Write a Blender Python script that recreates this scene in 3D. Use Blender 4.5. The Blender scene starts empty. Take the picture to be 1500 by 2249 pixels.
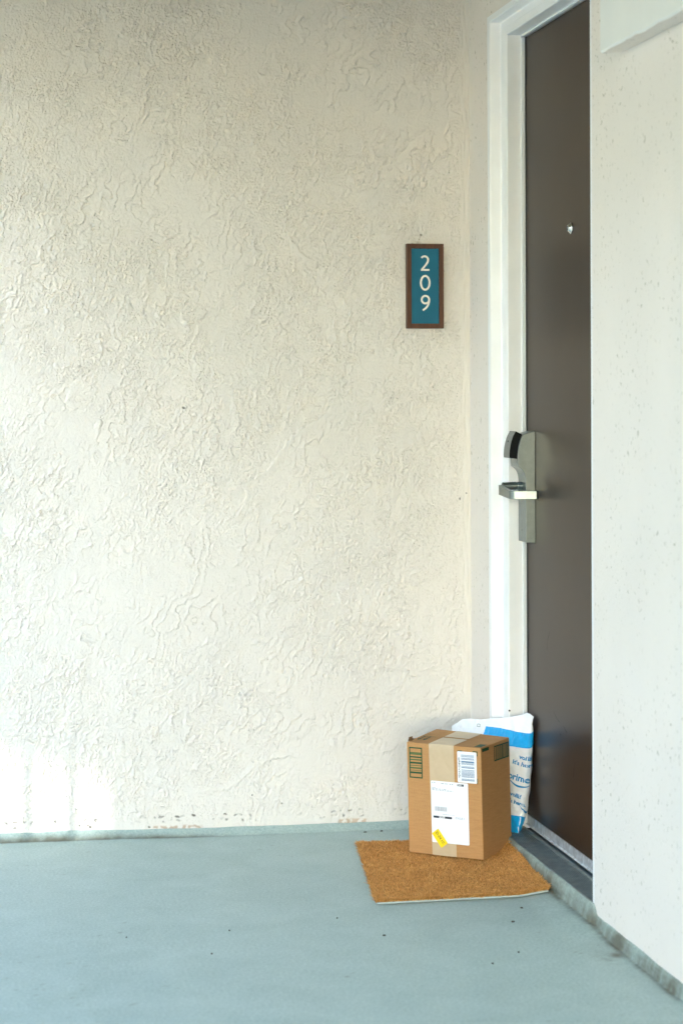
import bpy, bmesh, math, random
import numpy as np
from mathutils import Vector, Matrix
random.seed(7); rng = np.random.default_rng(11)
SC = bpy.context.scene
COL = SC.collection
R = math.radians

# ------------------------------------------------------------------ camera
F_PX, PW, PH, HOR = 4900.0, 1500.0, 2249.0, 868.0
YAW = math.atan(855 / F_PX)
cam_d = bpy.data.cameras.new("camera"); cam = bpy.data.objects.new("camera", cam_d); COL.objects.link(cam)
cam.location = (-1.386, -5.909, 1.167)
cam.rotation_mode = 'QUATERNION'
cam.rotation_quaternion = (Matrix.Rotation(-YAW, 3, 'Z') @ Matrix.Rotation(R(90), 3, 'X') @ Matrix.Rotation(-0.0035, 3, 'Z')).to_quaternion()
cam_d.sensor_fit = 'AUTO'; cam_d.sensor_width = 36.0
cam_d.lens = F_PX / PH * 36.0
cam_d.shift_y = -(PH / 2 - HOR) / PH
cam_d.shift_x = 0.0
cam_d.clip_start = 0.05; cam_d.clip_end = 3000
cam_d.dof.use_dof = True; cam_d.dof.focus_distance = 5.62; cam_d.dof.aperture_fstop = 4.0
SC.camera = cam

# ------------------------------------------------------------------ light
SUN_EL = R(10.5)
ux, uy = 0.8, 1.0
hl = math.hypot(ux, uy)
d_sun = Vector((ux / hl * math.cos(SUN_EL), uy / hl * math.cos(SUN_EL), -math.sin(SUN_EL)))
W = bpy.data.worlds.new("World"); SC.world = W; W.use_nodes = True
wn = W.node_tree.nodes; wl = W.node_tree.links
sky = wn.new("ShaderNodeTexSky"); sky.sky_type = 'NISHITA'; sky.sun_disc = False
sky.sun_elevation = SUN_EL; sky.sun_rotation = math.atan2(-ux, -uy)
sky.air_density = 0.72; sky.dust_density = 0.35; sky.ozone_density = 0.15
bg = wn["Background"]; bg.inputs[1].default_value = 0.15
wl.new(sky.outputs[0], bg.inputs[0])
sl = bpy.data.lights.new("sun", 'SUN'); sl.energy = 2.0; sl.angle = R(0.5); sl.color = (1.0, 0.95, 0.88)
so = bpy.data.objects.new("sun", sl); COL.objects.link(so)
so.rotation_mode = 'QUATERNION'; so.rotation_quaternion = d_sun.to_track_quat('-Z', 'Y')
so.location = (-20, -25, 12)
vs = SC.view_settings
vs.view_transform = 'Standard'; vs.look = 'None'; vs.gamma = 1.0; vs.exposure = 4.0

# ------------------------------------------------------------------ helpers
def tag(o, label=None, cat=None, group=None, kind=None):
    if label: o["label"] = label
    if cat: o["category"] = cat
    if group: o["group"] = group
    if kind: o["kind"] = kind
    return o

def empty(name, loc, label, cat, group=None):
    o = bpy.data.objects.new(name, None); COL.objects.link(o); o.location = loc
    o.empty_display_size = 0.05
    return tag(o, label, cat, group)

def wloc(o):
    v = Vector((0, 0, 0))
    while o is not None:
        v += o.location; o = o.parent
    return v

def obj(name, bm, mat, parent=None, smooth=False, auto=None):
    """link a bmesh (world coordinates) as ONE object, optionally a child of parent"""
    me = bpy.data.meshes.new(name)
    if parent is not None:
        bmesh.ops.translate(bm, verts=bm.verts, vec=-wloc(parent))
    bm.to_mesh(me); bm.free()
    if mat is not None:
        for m in (mat if isinstance(mat, (list, tuple)) else [mat]): me.materials.append(m)
    if smooth:
        me.polygons.foreach_set("use_smooth", [True] * len(me.polygons))
    o = bpy.data.objects.new(name, me); COL.objects.link(o)
    if parent is not None: o.parent = parent
    if auto:
        md = o.modifiers.new("bevel", 'BEVEL'); md.width = auto; md.segments = 2; md.limit_method = 'ANGLE'; md.angle_limit = R(40)
        md.harden_normals = False
    return o

def add_box(bm, x0, x1, y0, y1, z0, z1):
    vs_ = [bm.verts.new((x, y, z)) for z in (z0, z1) for y in (y0, y1) for x in (x0, x1)]
    for f in ((0, 2, 3, 1), (4, 5, 7, 6), (0, 1, 5, 4), (2, 6, 7, 3), (0, 4, 6, 2), (1, 3, 7, 5)):
        bm.faces.new([vs_[i] for i in f])
    return vs_

def add_prism(bm, pts, fn0, fn1):
    """closed polygon pts mapped by two functions to the two end caps"""
    a = [bm.verts.new(fn0(*p)) for p in pts]; b = [bm.verts.new(fn1(*p)) for p in pts]
    n = len(pts)
    f1 = bm.faces.new(a); f2 = bm.faces.new(list(reversed(b)))
    for i in range(n):
        j = (i + 1) % n
        bm.faces.new((a[j], a[i], b[i], b[j]))
    bmesh.ops.recalc_face_normals(bm, faces=bm.faces[:])
    return a, b

def add_lathe(bm, origin, axis, up, prof, n=28):
    axis = Vector(axis).normalized(); up = Vector(up).normalized(); sd = axis.cross(up)
    rings = []
    for (t, r) in prof:
        rings.append([bm.verts.new(Vector(origin) + axis * t + (up * math.cos(k / n * 2 * math.pi) + sd * math.sin(k / n * 2 * math.pi)) * r) for k in range(n)])
    for a, b in zip(rings, rings[1:]):
        for k in range(n):
            j = (k + 1) % n
            bm.faces.new((a[k], a[j], b[j], b[k]))
    bm.faces.new(rings[0]); bm.faces.new(list(reversed(rings[-1])))
    bmesh.ops.recalc_face_normals(bm, faces=bm.faces[:])

def quad(bm, fn, x0, x1, y0, y1, nx=1, ny=1):
    g = [[bm.verts.new(fn(x0 + (x1 - x0) * i / nx, y0 + (y1 - y0) * j / ny)) for i in range(nx + 1)] for j in range(ny + 1)]
    for j in range(ny):
        for i in range(nx):
            bm.faces.new((g[j][i], g[j][i + 1], g[j + 1][i + 1], g[j + 1][i]))

def poly(bm, fn, pts):
    bm.faces.new([bm.verts.new(fn(*p)) for p in pts])

def text_mesh(s, size, align='CENTER', bold=0.0, depth_sub=4, shear=0.0, width=None):
    cu = bpy.data.curves.new("tmp", 'FONT'); cu.body = s; cu.size = size; cu.align_x = align
    cu.offset = bold; cu.resolution_u = depth_sub; cu.shear = shear
    o = bpy.data.objects.new("tmp", cu); COL.objects.link(o)
    dg = bpy.context.evaluated_depsgraph_get()
    me = bpy.data.meshes.new_from_object(o.evaluated_get(dg))
    v = np.array([tuple(x.co[:2]) for x in me.vertices]) if len(me.vertices) else np.zeros((0, 2))
    f = [tuple(p.vertices) for p in me.polygons]
    bpy.data.objects.remove(o); bpy.data.curves.remove(cu); bpy.data.meshes.remove(me)
    if width and len(v):
        w = v[:, 0].max() - v[:, 0].min()
        v[:, 0] *= width / w
    return v, f

def add_text(bm, s, size, fn, ang=0.0, at=(0, 0), align='CENTER', bold=0.0, width=None):
    v, f = text_mesh(s, size, align, bold, width=width)
    ca, sa = math.cos(ang), math.sin(ang)
    vv = [bm.verts.new(fn(at[0] + x * ca - y * sa, at[1] + x * sa + y * ca)) for x, y in v]
    for p in f:
        try: bm.faces.new([vv[i] for i in p])
        except ValueError: pass

def grid_obj(name, P, mat, parent=None, attrs=None, smooth=True, kind=None):
    """P: (ny,nx,3) world positions -> one mesh"""
    ny, nx, _ = P.shape
    V = P.reshape(-1, 3)
    if parent is not None: V = V - np.array(wloc(parent))
    idx = np.arange(ny * nx).reshape(ny, nx)
    q = np.stack([idx[:-1, :-1], idx[:-1, 1:], idx[1:, 1:], idx[1:, :-1]], -1).reshape(-1, 4)
    me = bpy.data.meshes.new(name)
    me.vertices.add(len(V)); me.vertices.foreach_set("co", V.astype(np.float32).ravel())
    me.loops.add(q.size); me.loops.foreach_set("vertex_index", q.astype(np.int32).ravel())
    me.polygons.add(len(q)); me.polygons.foreach_set("loop_start", np.arange(0, q.size, 4, dtype=np.int32))
    me.polygons.foreach_set("use_smooth", np.full(len(q), smooth))
    me.update(calc_edges=True)
    for k, a in (attrs or {}).items():
        at = me.attributes.new(k, 'FLOAT', 'POINT'); at.data.foreach_set("value", a.astype(np.float32).ravel())
    me.materials.append(mat)
    o = bpy.data.objects.new(name, me); COL.objects.link(o)
    if parent is not None: o.parent = parent
    return o

# numpy gradient noise
def _hash(ix, iy, seed):
    h = (ix.astype(np.int64) * 374761393 + iy.astype(np.int64) * 668265263 + seed * 1442695041) & 0x7fffffff
    h = ((h ^ (h >> 13)) * 1274126177) & 0x7fffffff
    return ((h ^ (h >> 16)) & 0xffff) / 65536.0 * 2 * np.pi

def perlin(x, y, seed=0):
    x0 = np.floor(x); y0 = np.floor(y); fx = x - x0; fy = y - y0
    u = fx * fx * fx * (fx * (fx * 6 - 15) + 10); v = fy * fy * fy * (fy * (fy * 6 - 15) + 10)
    def g(dx, dy):
        a = _hash(x0 + dx, y0 + dy, seed)
        return np.cos(a) * (fx - dx) + np.sin(a) * (fy - dy)
    n = (g(0, 0) * (1 - u) + g(1, 0) * u) * (1 - v) + (g(0, 1) * (1 - u) + g(1, 1) * u) * v
    return n * 1.5

def fbm(x, y, seed=0, oct=3):
    s = 0; a = 1.0; t = 0
    for k in range(oct):
        s = s + a * perlin(x * 2 ** k, y * 2 ** k, seed + 17 * k); t += a; a *= 0.5
    return s / t

def sstep(a, b, x):
    t = np.clip((x - a) / (b - a), 0, 1); return t * t * (3 - 2 * t)

# ------------------------------------------------------------------ materials
class NT:
    def __init__(s, name):
        s.m = bpy.data.materials.new(name); s.m.use_nodes = True
        s.n = s.m.node_tree.nodes; s.l = s.m.node_tree.links; s.b = s.n["Principled BSDF"]
        s.tc = None
    def node(s, t, **kw):
        n = s.n.new(t)
        for k, v in kw.items(): setattr(n, k, v)
        return n
    def coord(s, out='Object'):
        if s.tc is None: s.tc = s.node("ShaderNodeTexCoord")
        return s.tc.outputs[out]
    def noise(s, scale, detail=3, rough=0.55, dist=0.0, vec=None, stretch=None):
        n = s.node("ShaderNodeTexNoise"); n.inputs['Scale'].default_value = scale; n.inputs['Detail'].default_value = detail
        n.inputs['Roughness'].default_value = rough; n.inputs['Distortion'].default_value = dist
        v = vec or s.coord()
        if stretch:
            mp = s.node("ShaderNodeMapping"); mp.inputs['Scale'].default_value = stretch; s.l.new(v, mp.inputs[0]); v = mp.outputs[0]
        s.l.new(v, n.inputs['Vector']); return n.outputs['Fac']
    def ramp(s, fac, *stops):
        r = s.node("ShaderNodeValToRGB"); e = r.color_ramp.elements
        while len(e) < len(stops): e.new(0.5)
        for el, (p, c) in zip(e, stops):
            el.position = p; el.color = (c if len(c) == 4 else (*c, 1)) if not isinstance(c, (int, float)) else (c, c, c, 1)
        s.l.new(fac, r.inputs[0]); return r.outputs[0]
    def mix(s, fac, a, b, blend='MIX'):
        m = s.node("ShaderNodeMix", data_type='RGBA', blend_type=blend)
        for sock, v in ((m.inputs[0], fac), (m.inputs[6], a), (m.inputs[7], b)):
            if isinstance(v, (int, float)): sock.default_value = v
            elif isinstance(v, tuple): sock.default_value = (*v, 1) if len(v) == 3 else v
            else: s.l.new(v, sock)
        return m.outputs[2]
    def attr(s, name):
        a = s.node("ShaderNodeAttribute"); a.attribute_name = name; return a.outputs['Fac']
    def bump(s, h, strength=0.3, dist=0.002, prev=None):
        b = s.node("ShaderNodeBump"); b.inputs['Strength'].default_value = strength; b.inputs['Distance'].default_value = dist
        s.l.new(h, b.inputs['Height'])
        if prev is not None: s.l.new(prev, b.inputs['Normal'])
        s.l.new(b.outputs[0], s.b.inputs['Normal']); return b.outputs[0]
    def base(s, c):
        if isinstance(c, tuple): s.b.inputs['Base Color'].default_value = (*c, 1)
        else: s.l.new(c, s.b.inputs['Base Color'])
    def set(s, rough=0.5, metal=0.0, spec=0.5):
        s.b.inputs['Roughness'].default_value = rough; s.b.inputs['Metallic'].default_value = metal
        s.b.inputs['Specular IOR Level'].default_value = spec

def plain(name, c, rough=0.5, metal=0.0, spec=0.5, var=0.06, scale=40, bump=0.0, bscale=300):
    t = NT(name); t.set(rough, metal, spec)
    n = t.noise(scale, 4)
    t.base(t.ramp(n, (0.3, tuple(x * (1 - var) for x in c)), (0.7, tuple(min(1, x * (1 + var)) for x in c))))
    if bump: t.bump(t.noise(bscale, 3), bump, 0.001)
    return t.m

# stucco of the end wall (relief is modelled, grain is bump)
STUC = (0.762, 0.724, 0.676)
STUC2 = (0.830, 0.764, 0.702)
t = NT("trowelled_stucco"); t.set(0.85, 0, 0.25)
n1 = t.noise(3.0, 4, 0.6)
c = t.ramp(n1, (0.3, tuple(x * 0.965 for x in STUC)), (0.7, tuple(x * 1.02 for x in STUC)))
c = t.mix(t.attr("dirt"), c, (0.10, 0.095, 0.075))
c = t.mix(t.attr("chip"), c, (0.42, 0.25, 0.12))
t.base(c); t.bump(t.noise(300, 4, 0.7), 0.6, 0.0016)
M_STUC = t.m

# finer stucco of the door wall
t = NT("sanded_stucco"); t.set(0.85, 0, 0.25)
n1 = t.noise(2.5, 4, 0.6)
c = t.ramp(n1, (0.3, tuple(x * 0.97 for x in STUC2)), (0.7, tuple(x * 1.02 for x in STUC2)))
pv = t.noise(75, 2, 0.6, 0.6, stretch=(1, 1.1, 1))
pm = t.noise(5.5, 2, 0.5)
pits = t.mix(1.0, t.ramp(pv, (0.63, 0), (0.70, 1)), t.ramp(pm, (0.38, 0.08), (0.58, 1)), 'MULTIPLY')
c = t.mix(t.mix(1.0, pits, (0.75, 0.75, 0.75), 'MULTIPLY'), c, (0.40, 0.36, 0.27))
t.base(c)
b1 = t.bump(t.noise(120, 5, 0.7), 0.45, 0.003)
inv = t.node("ShaderNodeMath", operation='SUBTRACT'); inv.inputs[0].default_value = 1.0; t.l.new(pits, inv.inputs[1])
t.bump(inv.outputs[0], 0.5, 0.002, b1)
M_STUC2 = t.m

# painted concrete floor
t = NT("painted_concrete"); t.set(0.55, 0, 0.4)
n1 = t.noise(1.6, 5, 0.6); n2 = t.noise(150, 4, 0.75); n3 = t.noise(7, 5, 0.65, 0.5)
c = t.ramp(n1, (0.3, (0.340, 0.470, 0.432)), (0.7, (0.420, 0.548, 0.505)))
c = t.mix(0.55, c, t.ramp(n2, (0.34, (0.19, 0.27, 0.25)), (0.66, (0.55, 0.64, 0.59))))
c = t.mix(0.20, c, t.ramp(n3, (0.32, (0.22, 0.29, 0.265)), (0.68, (0.50, 0.60, 0.56))))
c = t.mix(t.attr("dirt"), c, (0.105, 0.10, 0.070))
t.base(c); t.bump(t.noise(330, 4, 0.65), 0.3, 0.001)
M_FLOOR = t.m

t = NT("brown_door_paint"); t.set(0.3, 0, 0.13)
n1 = t.noise(3, 4, 0.6); n2 = t.noise(500, 2)
c = t.ramp(n1, (0.3, (0.030, 0.017, 0.011)), (0.7, (0.038, 0.023, 0.015)))
t.base(c)
t.l.new(t.ramp(t.noise(2.5, 3, 0.5), (0.3, 0.275), (0.7, 0.305)), t.b.inputs['Roughness'])
t.bump(n2, 0.05, 0.0005)
M_DOOR = t.m
M_WHITE = plain("white_gloss_paint", (0.90, 0.90, 0.905), 0.42, 0, 0.5, 0.03, 12, 0.06, 160)
M_BEAMW = plain("white_plaster_paint", (0.82, 0.82, 0.79), 0.7, 0, 0.3, 0.02, 10, 0.25, 220)
M_STRIP = plain("white_weather_strip", (0.80, 0.82, 0.83), 0.5, 0, 0.4, 0.02, 20)
M_SEAL = plain("dark_door_seal", (0.02, 0.03, 0.04), 0.6)
M_SWEEP = plain("galvanised_steel", (0.68, 0.74, 0.80), 0.42, 0.7, 0.5, 0.25, 60, 0.1, 120)
M_ALU = plain("worn_aluminium", (0.20, 0.245, 0.25), 0.45, 0.55, 0.5, 0.25, 30, 0.15, 200)
M_SATIN = plain("satin_nickel", (0.23, 0.27, 0.275), 0.33, 1.0, 0.5, 0.08, 60, 0.04, 400)
M_CHROME = plain("polished_steel", (0.62, 0.62, 0.60), 0.15, 1.0)
M_BLACKP = plain("black_plastic", (0.003, 0.004, 0.005), 0.6, 0, 0.2)
M_GREYP = plain("grey_reader_plastic", (0.16, 0.17, 0.17), 0.4, 0.3)
M_LENS = plain("peephole_glass", (0.03, 0.035, 0.04), 0.05)

t = NT("dark_stained_wood"); t.set(0.45, 0, 0.4)
g = t.noise(14, 6, 0.6, 1.2, stretch=(9, 9, 0.55))
t.base(t.ramp(g, (0.3, (0.042, 0.013, 0.005)), (0.7, (0.110, 0.038, 0.014))))
t.bump(g, 0.2, 0.0006); M_WOOD = t.m
M_TEAL = plain("teal_sign_plate", (0.002, 0.120, 0.200), 0.5, 0, 0.3, 0.05, 30)
M_IVORY = plain("raised_ivory_letter", (0.80, 0.78, 0.70), 0.5)

t = NT("brown_cardboard"); t.set(0.75, 0, 0.25)
g = t.noise(30, 4, 0.6, 0.3, stretch=(1, 1, 9)); g2 = t.noise(420, 2, 0.7)
c = t.ramp(g, (0.25, (0.43, 0.220, 0.082)), (0.75, (0.52, 0.278, 0.108)))
c = t.mix(0.18, c, t.ramp(g2, (0.3, (0.26, 0.135, 0.055)), (0.7, (0.54, 0.33, 0.16))))
t.base(c); t.bump(t.noise(22, 3, 0.5, 0.2, stretch=(0.6, 0.6, 14)), 0.12, 0.0015); M_CARD = t.m
M_CARDIN = plain("torn_cardboard_core", (0.16, 0.085, 0.035), 0.9, 0, 0.2, 0.3, 200)
t = NT("packing_tape"); t.set(0.28, 0, 0.5)
g = t.noise(25, 4, 0.6, 0.6); t.base(t.ramp(g, (0.3, (0.525, 0.40, 0.255)), (0.7, (0.585, 0.46, 0.305))))
t.bump(t.noise(60, 3, 0.5, 0.8), 0.15, 0.001); M_TAPE = t.m
M_LABEL = plain("white_label_paper", (0.82, 0.83, 0.86), 0.5, 0, 0.4, 0.01, 20)
M_INK = plain("dark_navy_ink", (0.012, 0.022, 0.04), 0.5)
M_BLUEINK = plain("blue_grey_ink", (0.12, 0.22, 0.36), 0.5)
M_PALEINK = plain("pale_grey_ink", (0.30, 0.34, 0.40), 0.5)
M_GREEN = plain("dark_green_ink", (0.003, 0.060, 0.018), 0.6)
M_GREEN2 = plain("thin_green_ink", (0.085, 0.125, 0.035), 0.6)
M_YELLOW = plain("yellow_sticker_paper", (0.86, 0.66, 0.012), 0.5, 0, 0.4, 0.02)
M_YINK = plain("sticker_grey_ink", (0.10, 0.09, 0.03), 0.5)

def film(name, c, var=0.03):
    t = NT(name); t.set(0.33, 0, 0.5)
    n = t.noise(30, 4); t.base(t.ramp(n, (0.3, tuple(x * (1 - var) for x in c)), (0.7, tuple(min(1, x * (1 + var)) for x in c))))
    b = t.bump(t.noise(30, 5, 0.6, 1.6), 0.7, 0.005)
    return t.m
M_FILM = film("white_poly_film", (0.89, 0.92, 0.96))
M_FILMB = film("blue_poly_print", (0.004, 0.40, 0.86))
M_BAGINK = film("blue_lettering_print", (0.008, 0.29, 0.62))
M_BAGGREY = plain("grey_bag_print", (0.30, 0.36, 0.38), 0.4)

t = NT("coir_fibre"); t.set(0.85, 0, 0.2)
rn = t.attr("shade")
c = t.ramp(rn, (0.0, (0.26, 0.105, 0.026)), (0.45, (0.70, 0.335, 0.095)), (1.0, (0.90, 0.54, 0.19)))
n = t.noise(18, 4, 0.6); c = t.mix(0.30, c, t.ramp(n, (0.3, (0.40, 0.19, 0.05)), (0.7, (0.74, 0.41, 0.135))))
t.base(c); M_COIR = t.m
M_RUBBER = plain("pale_mat_backing", (0.42, 0.50, 0.48), 0.7, 0, 0.3, 0.1, 60)
M_FLECK = plain("dry_leaf_fleck", (0.055, 0.045, 0.034), 0.8)
M_CEIL = plain("painted_soffit", (0.40, 0.33, 0.20), 0.8, 0, 0.3, 0.03, 3, 0.2, 120)
M_GROUND = plain("dry_courtyard_ground", (0.27, 0.22, 0.15), 0.9, 0, 0.2, 0.25, 0.4)
M_RAIL = plain("painted_railing_steel", (0.30, 0.29, 0.26), 0.5)

EAVE_X, EAVE_Y = -2.0, -10.0
# ------------------------------------------------------------------ setting: floor with its upturned edge
def build_floor():
    X = np.unique(np.concatenate([np.linspace(-2.45, -1.35, 40), np.linspace(-1.35, -0.06, 170), np.linspace(-0.06, -0.022, 8), np.linspace(-0.020, 0.0, 22)]))
    Y = np.unique(np.concatenate([np.linspace(-13.0, -2.2, 70), np.linspace(-2.2, -0.06, 330), np.linspace(-0.06, 0.0, 22)]))
    XX, YY = np.meshgrid(X, Y)
    # height of the turned-up foot against the walls
    wob = fbm(XX * 7, YY * 7, 3, 3)
    dx = -XX; dy = -YY
    indoor = sstep(-1.20, -1.17, YY) * (1 - sstep(-0.20, -0.17, YY))
    hx = 0.026 + 0.019 * indoor + 0.003 * wob
    hy = 0.016 + 0.005 * (1 - sstep(-1.05, -0.7, XX)) + 0.003 * wob
    wx_ = 0.0095 + 0.003 * wob + 0.0035 * indoor
    wy_ = 0.016 + 0.004 * wob + 0.020 * sstep(-1.05, -0.6, XX)
    px = hx * np.clip(1 - (np.clip(dx, 0, 1) / wx_) ** 1.7, 0, 1) ** 0.8 + 0.0012 * np.clip(1 - dx / 0.10, 0, 1)
    py = hy * np.clip(1 - (np.clip(dy, 0, 1) / wy_) ** 1.2, 0, 1) ** 1.1 + 0.0012 * np.clip(1 - dy / 0.10, 0, 1)
    ramp = 0.011 * np.clip(1 - dx / 0.09, 0, 1) * sstep(-1.33, -1.17, YY) * (1 - sstep(-0.25, -0.12, YY))
    Z = np.maximum(np.maximum(px, py), ramp) + 0.0008 * fbm(XX * 3, YY * 3, 5, 2) * (1 - sstep(0, 0.03, np.maximum(px, py)))
    Z0 = Z
    # dirt that has collected along the foot of the walls
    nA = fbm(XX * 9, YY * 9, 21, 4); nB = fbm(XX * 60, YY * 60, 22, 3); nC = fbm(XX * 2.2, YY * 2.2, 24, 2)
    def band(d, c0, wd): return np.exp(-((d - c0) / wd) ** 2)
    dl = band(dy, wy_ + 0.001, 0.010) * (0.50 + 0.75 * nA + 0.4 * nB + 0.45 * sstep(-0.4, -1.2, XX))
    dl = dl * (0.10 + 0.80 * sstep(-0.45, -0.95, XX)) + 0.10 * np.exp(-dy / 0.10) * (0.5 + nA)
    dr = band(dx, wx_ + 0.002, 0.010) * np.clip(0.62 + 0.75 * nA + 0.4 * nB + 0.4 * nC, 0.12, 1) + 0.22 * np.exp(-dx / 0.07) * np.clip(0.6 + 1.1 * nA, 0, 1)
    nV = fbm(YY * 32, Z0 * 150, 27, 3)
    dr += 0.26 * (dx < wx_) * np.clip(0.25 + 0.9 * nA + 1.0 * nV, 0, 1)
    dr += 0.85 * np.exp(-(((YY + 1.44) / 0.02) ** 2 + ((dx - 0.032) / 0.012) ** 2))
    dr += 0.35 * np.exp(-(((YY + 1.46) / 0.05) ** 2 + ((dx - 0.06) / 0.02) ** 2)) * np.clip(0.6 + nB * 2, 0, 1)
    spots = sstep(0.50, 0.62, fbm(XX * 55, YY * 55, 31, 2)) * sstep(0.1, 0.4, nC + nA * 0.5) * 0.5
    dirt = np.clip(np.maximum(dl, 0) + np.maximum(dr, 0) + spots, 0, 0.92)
    P = np.stack([XX, YY, Z], -1)
    o = grid_obj("floor", P, M_FLOOR, attrs={"dirt": dirt})
    return tag(o, kind='structure')
build_floor()

bm = bmesh.new(); add_box(bm, -2.45, 0.6, -13.0, 0.3, -0.22, -0.012); tag(obj("floor_slab", bm, M_CEIL), kind='structure')
bm = bmesh.new(); quad(bm, lambda x, y: (x, y, -2.9), -900, 900, -900, 900); tag(obj("ground", bm, M_GROUND), kind='structure')
bm = bmesh.new(); add_box(bm, EAVE_X, 0.25, EAVE_Y, 0.25, 2.33, 2.62); tag(obj("ceiling", bm, M_CEIL), kind='structure')

# ------------------------------------------------------------------ end wall with trowelled relief
def build_end_wall():
    st = 0.0019
    X = np.concatenate([np.arange(-2.45, -1.42, 0.012), np.arange(-1.42, 0.0, st), [0.0]])
    Z = np.concatenate([[0.0], np.arange(0.004, 2.32, st), np.linspace(2.325, 2.47, 12)])
    x, z = np.meshgrid(X, Z)
    # domain warp: broad, then squiggly
    bx = x + 0.030 * fbm(x * 4, z * 4, 1, 2); bz = z + 0.030 * fbm(x * 4, z * 4, 2, 2)
    qx = bx + 0.0085 * fbm(x * 52, z * 46, 3, 3) + 0.0036 * fbm(x * 150, z * 130, 13, 2)
    qz = bz + 0.0085 * fbm(x * 52, z * 46, 4, 3) + 0.0036 * fbm(x * 150, z * 130, 14, 2)
    def saw(freqx, freqz, k, seed, tilt=0.0, pw=2.2, gw=0.05, gd=0.6):
        n = fbm(qx * freqx, qz * freqz, seed, 2) * k + tilt
        fr = n - np.floor(n)
        return fr ** pw - gd * (1 - sstep(gw * 0.4, gw, fr))
    busy = sstep(-0.45, 0.10, fbm(x * 2.6 + 3, z * 2.2, 7, 2))
    m1 = sstep(-0.15, 0.20, fbm(x * 10, z * 8, 8, 2))
    m2 = sstep(-0.20, 0.10, fbm(x * 19 + 5, z * 15, 9, 2))
    m3 = sstep(-0.22, 0.08, fbm(x * 17 + 9, z * 14, 10, 2))
    h = 0.0027 * saw(19, 14, 1.6, 40, qx * 27 - qz * 12, 3.0, 0.07, 0.95) * (0.08 + 0.92 * m1)
    h = h + 0.0030 * saw(40, 29, 1.6, 41, qx * 54 - qz * 22, 3.0, 0.09, 1.0) * m2 * (0.35 + 0.65 * busy)
    h = h + 0.0023 * saw(84, 62, 1.6, 42, qx * 100 - qz * 42, 2.5, 0.15, 0.8) * m3 * (0.12 + 0.88 * busy)
    h = h + 0.0009 * fbm(x * 110, z * 90, 44, 2) * (0.30 + 0.70 * busy)
    h = h + 0.0014 * fbm(x * 230, z * 190, 45, 2) * (0.45 + 0.55 * busy)
    # a few long trowel strokes
    for (x0, z0, x1, z1, w) in ((-0.62, 0.92, -0.36, 1.18, 0.03), (-0.50, 1.62, -0.42, 1.52, 0.03), (-0.30, 1.70, -0.12, 1.88, 0.03), (-0.9, 0.35, -0.72, 0.43, 0.02), (-0.47, 0.20, -0.75, 0.12, 0.02), (-0.66, 0.82, -0.60, 0.92, 0.02)):
        dx_, dz_ = x1 - x0, z1 - z0; L = math.hypot(dx_, dz_)
        s_ = ((qx - x0) * dx_ + (qz - z0) * dz_) / L; d_ = (-(qx - x0) * dz_ + (qz - z0) * dx_) / L + 0.012 * np.sin(s_ * 25) - 0.05 * (s_ / L - .5) ** 2
        inside = sstep(-0.02, 0.03, s_) * (1 - sstep(L - 0.03, L + 0.02, s_)) * sstep(-w, 0.0, d_) * (d_ < 0)
        h = h * (1 - 0.85 * inside) + 0.0028 * inside
    # vertical trowelled margin at the inner corner
    mg = sstep(-0.042, -0.010, x)
    hm = 0.0034 * fbm(x * 130, z * 14, 50, 3) + 0.0006 * fbm(x * 200, z * 60, 51, 2)
    h = h * (1 - mg) + hm * mg
    # weep pits and rough foot
    foot = 1 - sstep(0.03, 0.075, z)
    h = h * (1 - 0.5 * foot)
    pz = 0.036 + 0.006 * fbm(x * 3, z * 0, 60, 2)
    prow = np.exp(-((z - pz) / 0.0035) ** 2) + np.exp(-((z - pz - 0.012) / 0.004) ** 2)
    pit = sstep(0.28, 0.46, fbm(x * 95, z * 110, 61, 1)) * prow * sstep(-0.1, 0.25, fbm(x * 5, z * 0 + 3, 62, 2) + 0.12)
    h = h - 0.004 * np.clip(pit, 0, 1)
    dirt = np.clip(pit * 0.75, 0, 0.8)
    for (cx_, cz_, r_, st_) in ((-0.800, 0.0495, 0.0028, 2.4), (-0.757, 0.052, 0.0030, 1.9), (-0.672, 0.052, 0.0022, 2.), (-1.03, 0.030, 0.0030, 1.2), (-0.875, 0.0245, .0024, 1.5), (-0.60, 0.10, .002, 1), (-0.55, 0.19, .0016, 1), (-0.52, .075, .002, 1), (-0.78, 1.135, 0.0032, 1.3), (-0.135, 1.60, 0.0026, 1.2), (-0.03, 0.885, 0.0035, 0.6), (-0.012, 0.90, .002, 1)):
        d = ((x - cx_) / (r_ * st_)) ** 2 + ((z - cz_ + 0.25 * (x - cx_)) / r_) ** 2
        dirt = np.maximum(dirt, 0.85 * (1 - sstep(0.5, 1.6, d))); h = h - 0.002 * (1 - sstep(0.5, 1.6, d))
    chip = (1 - sstep(0.022, 0.030, z + 0.004 * fbm(x * 40, z * 40, 66, 2))) * sstep(0.10, 0.22, fbm(x * 6 + 1.3, z * 0, 67, 2)) * sstep(-0.95, -0.85, x)
    P = np.stack([x, -h + 0.0015, z], -1)
    fl = P[:, ::1]
    return fl, dirt, np.clip(chip * sstep(-0.25, 0.15, fbm(x * 70, z * 90, 68, 2)), 0, 0.6)
P, dirt, chip = build_end_wall()
ew = empty("stucco_wall", (-1.2, 0, 0), "heavily trowelled cream stucco wall behind the number sign", "wall")
grid_obj("stucco_face", P, M_STUC, parent=ew, attrs={"dirt": dirt, "chip": chip})
bm = bmesh.new(); add_box(bm, -2.45, -0.001, 0.006, 0.20, -0.2, 2.46); obj("wall_core", bm, M_STUC2, ew)

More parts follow.
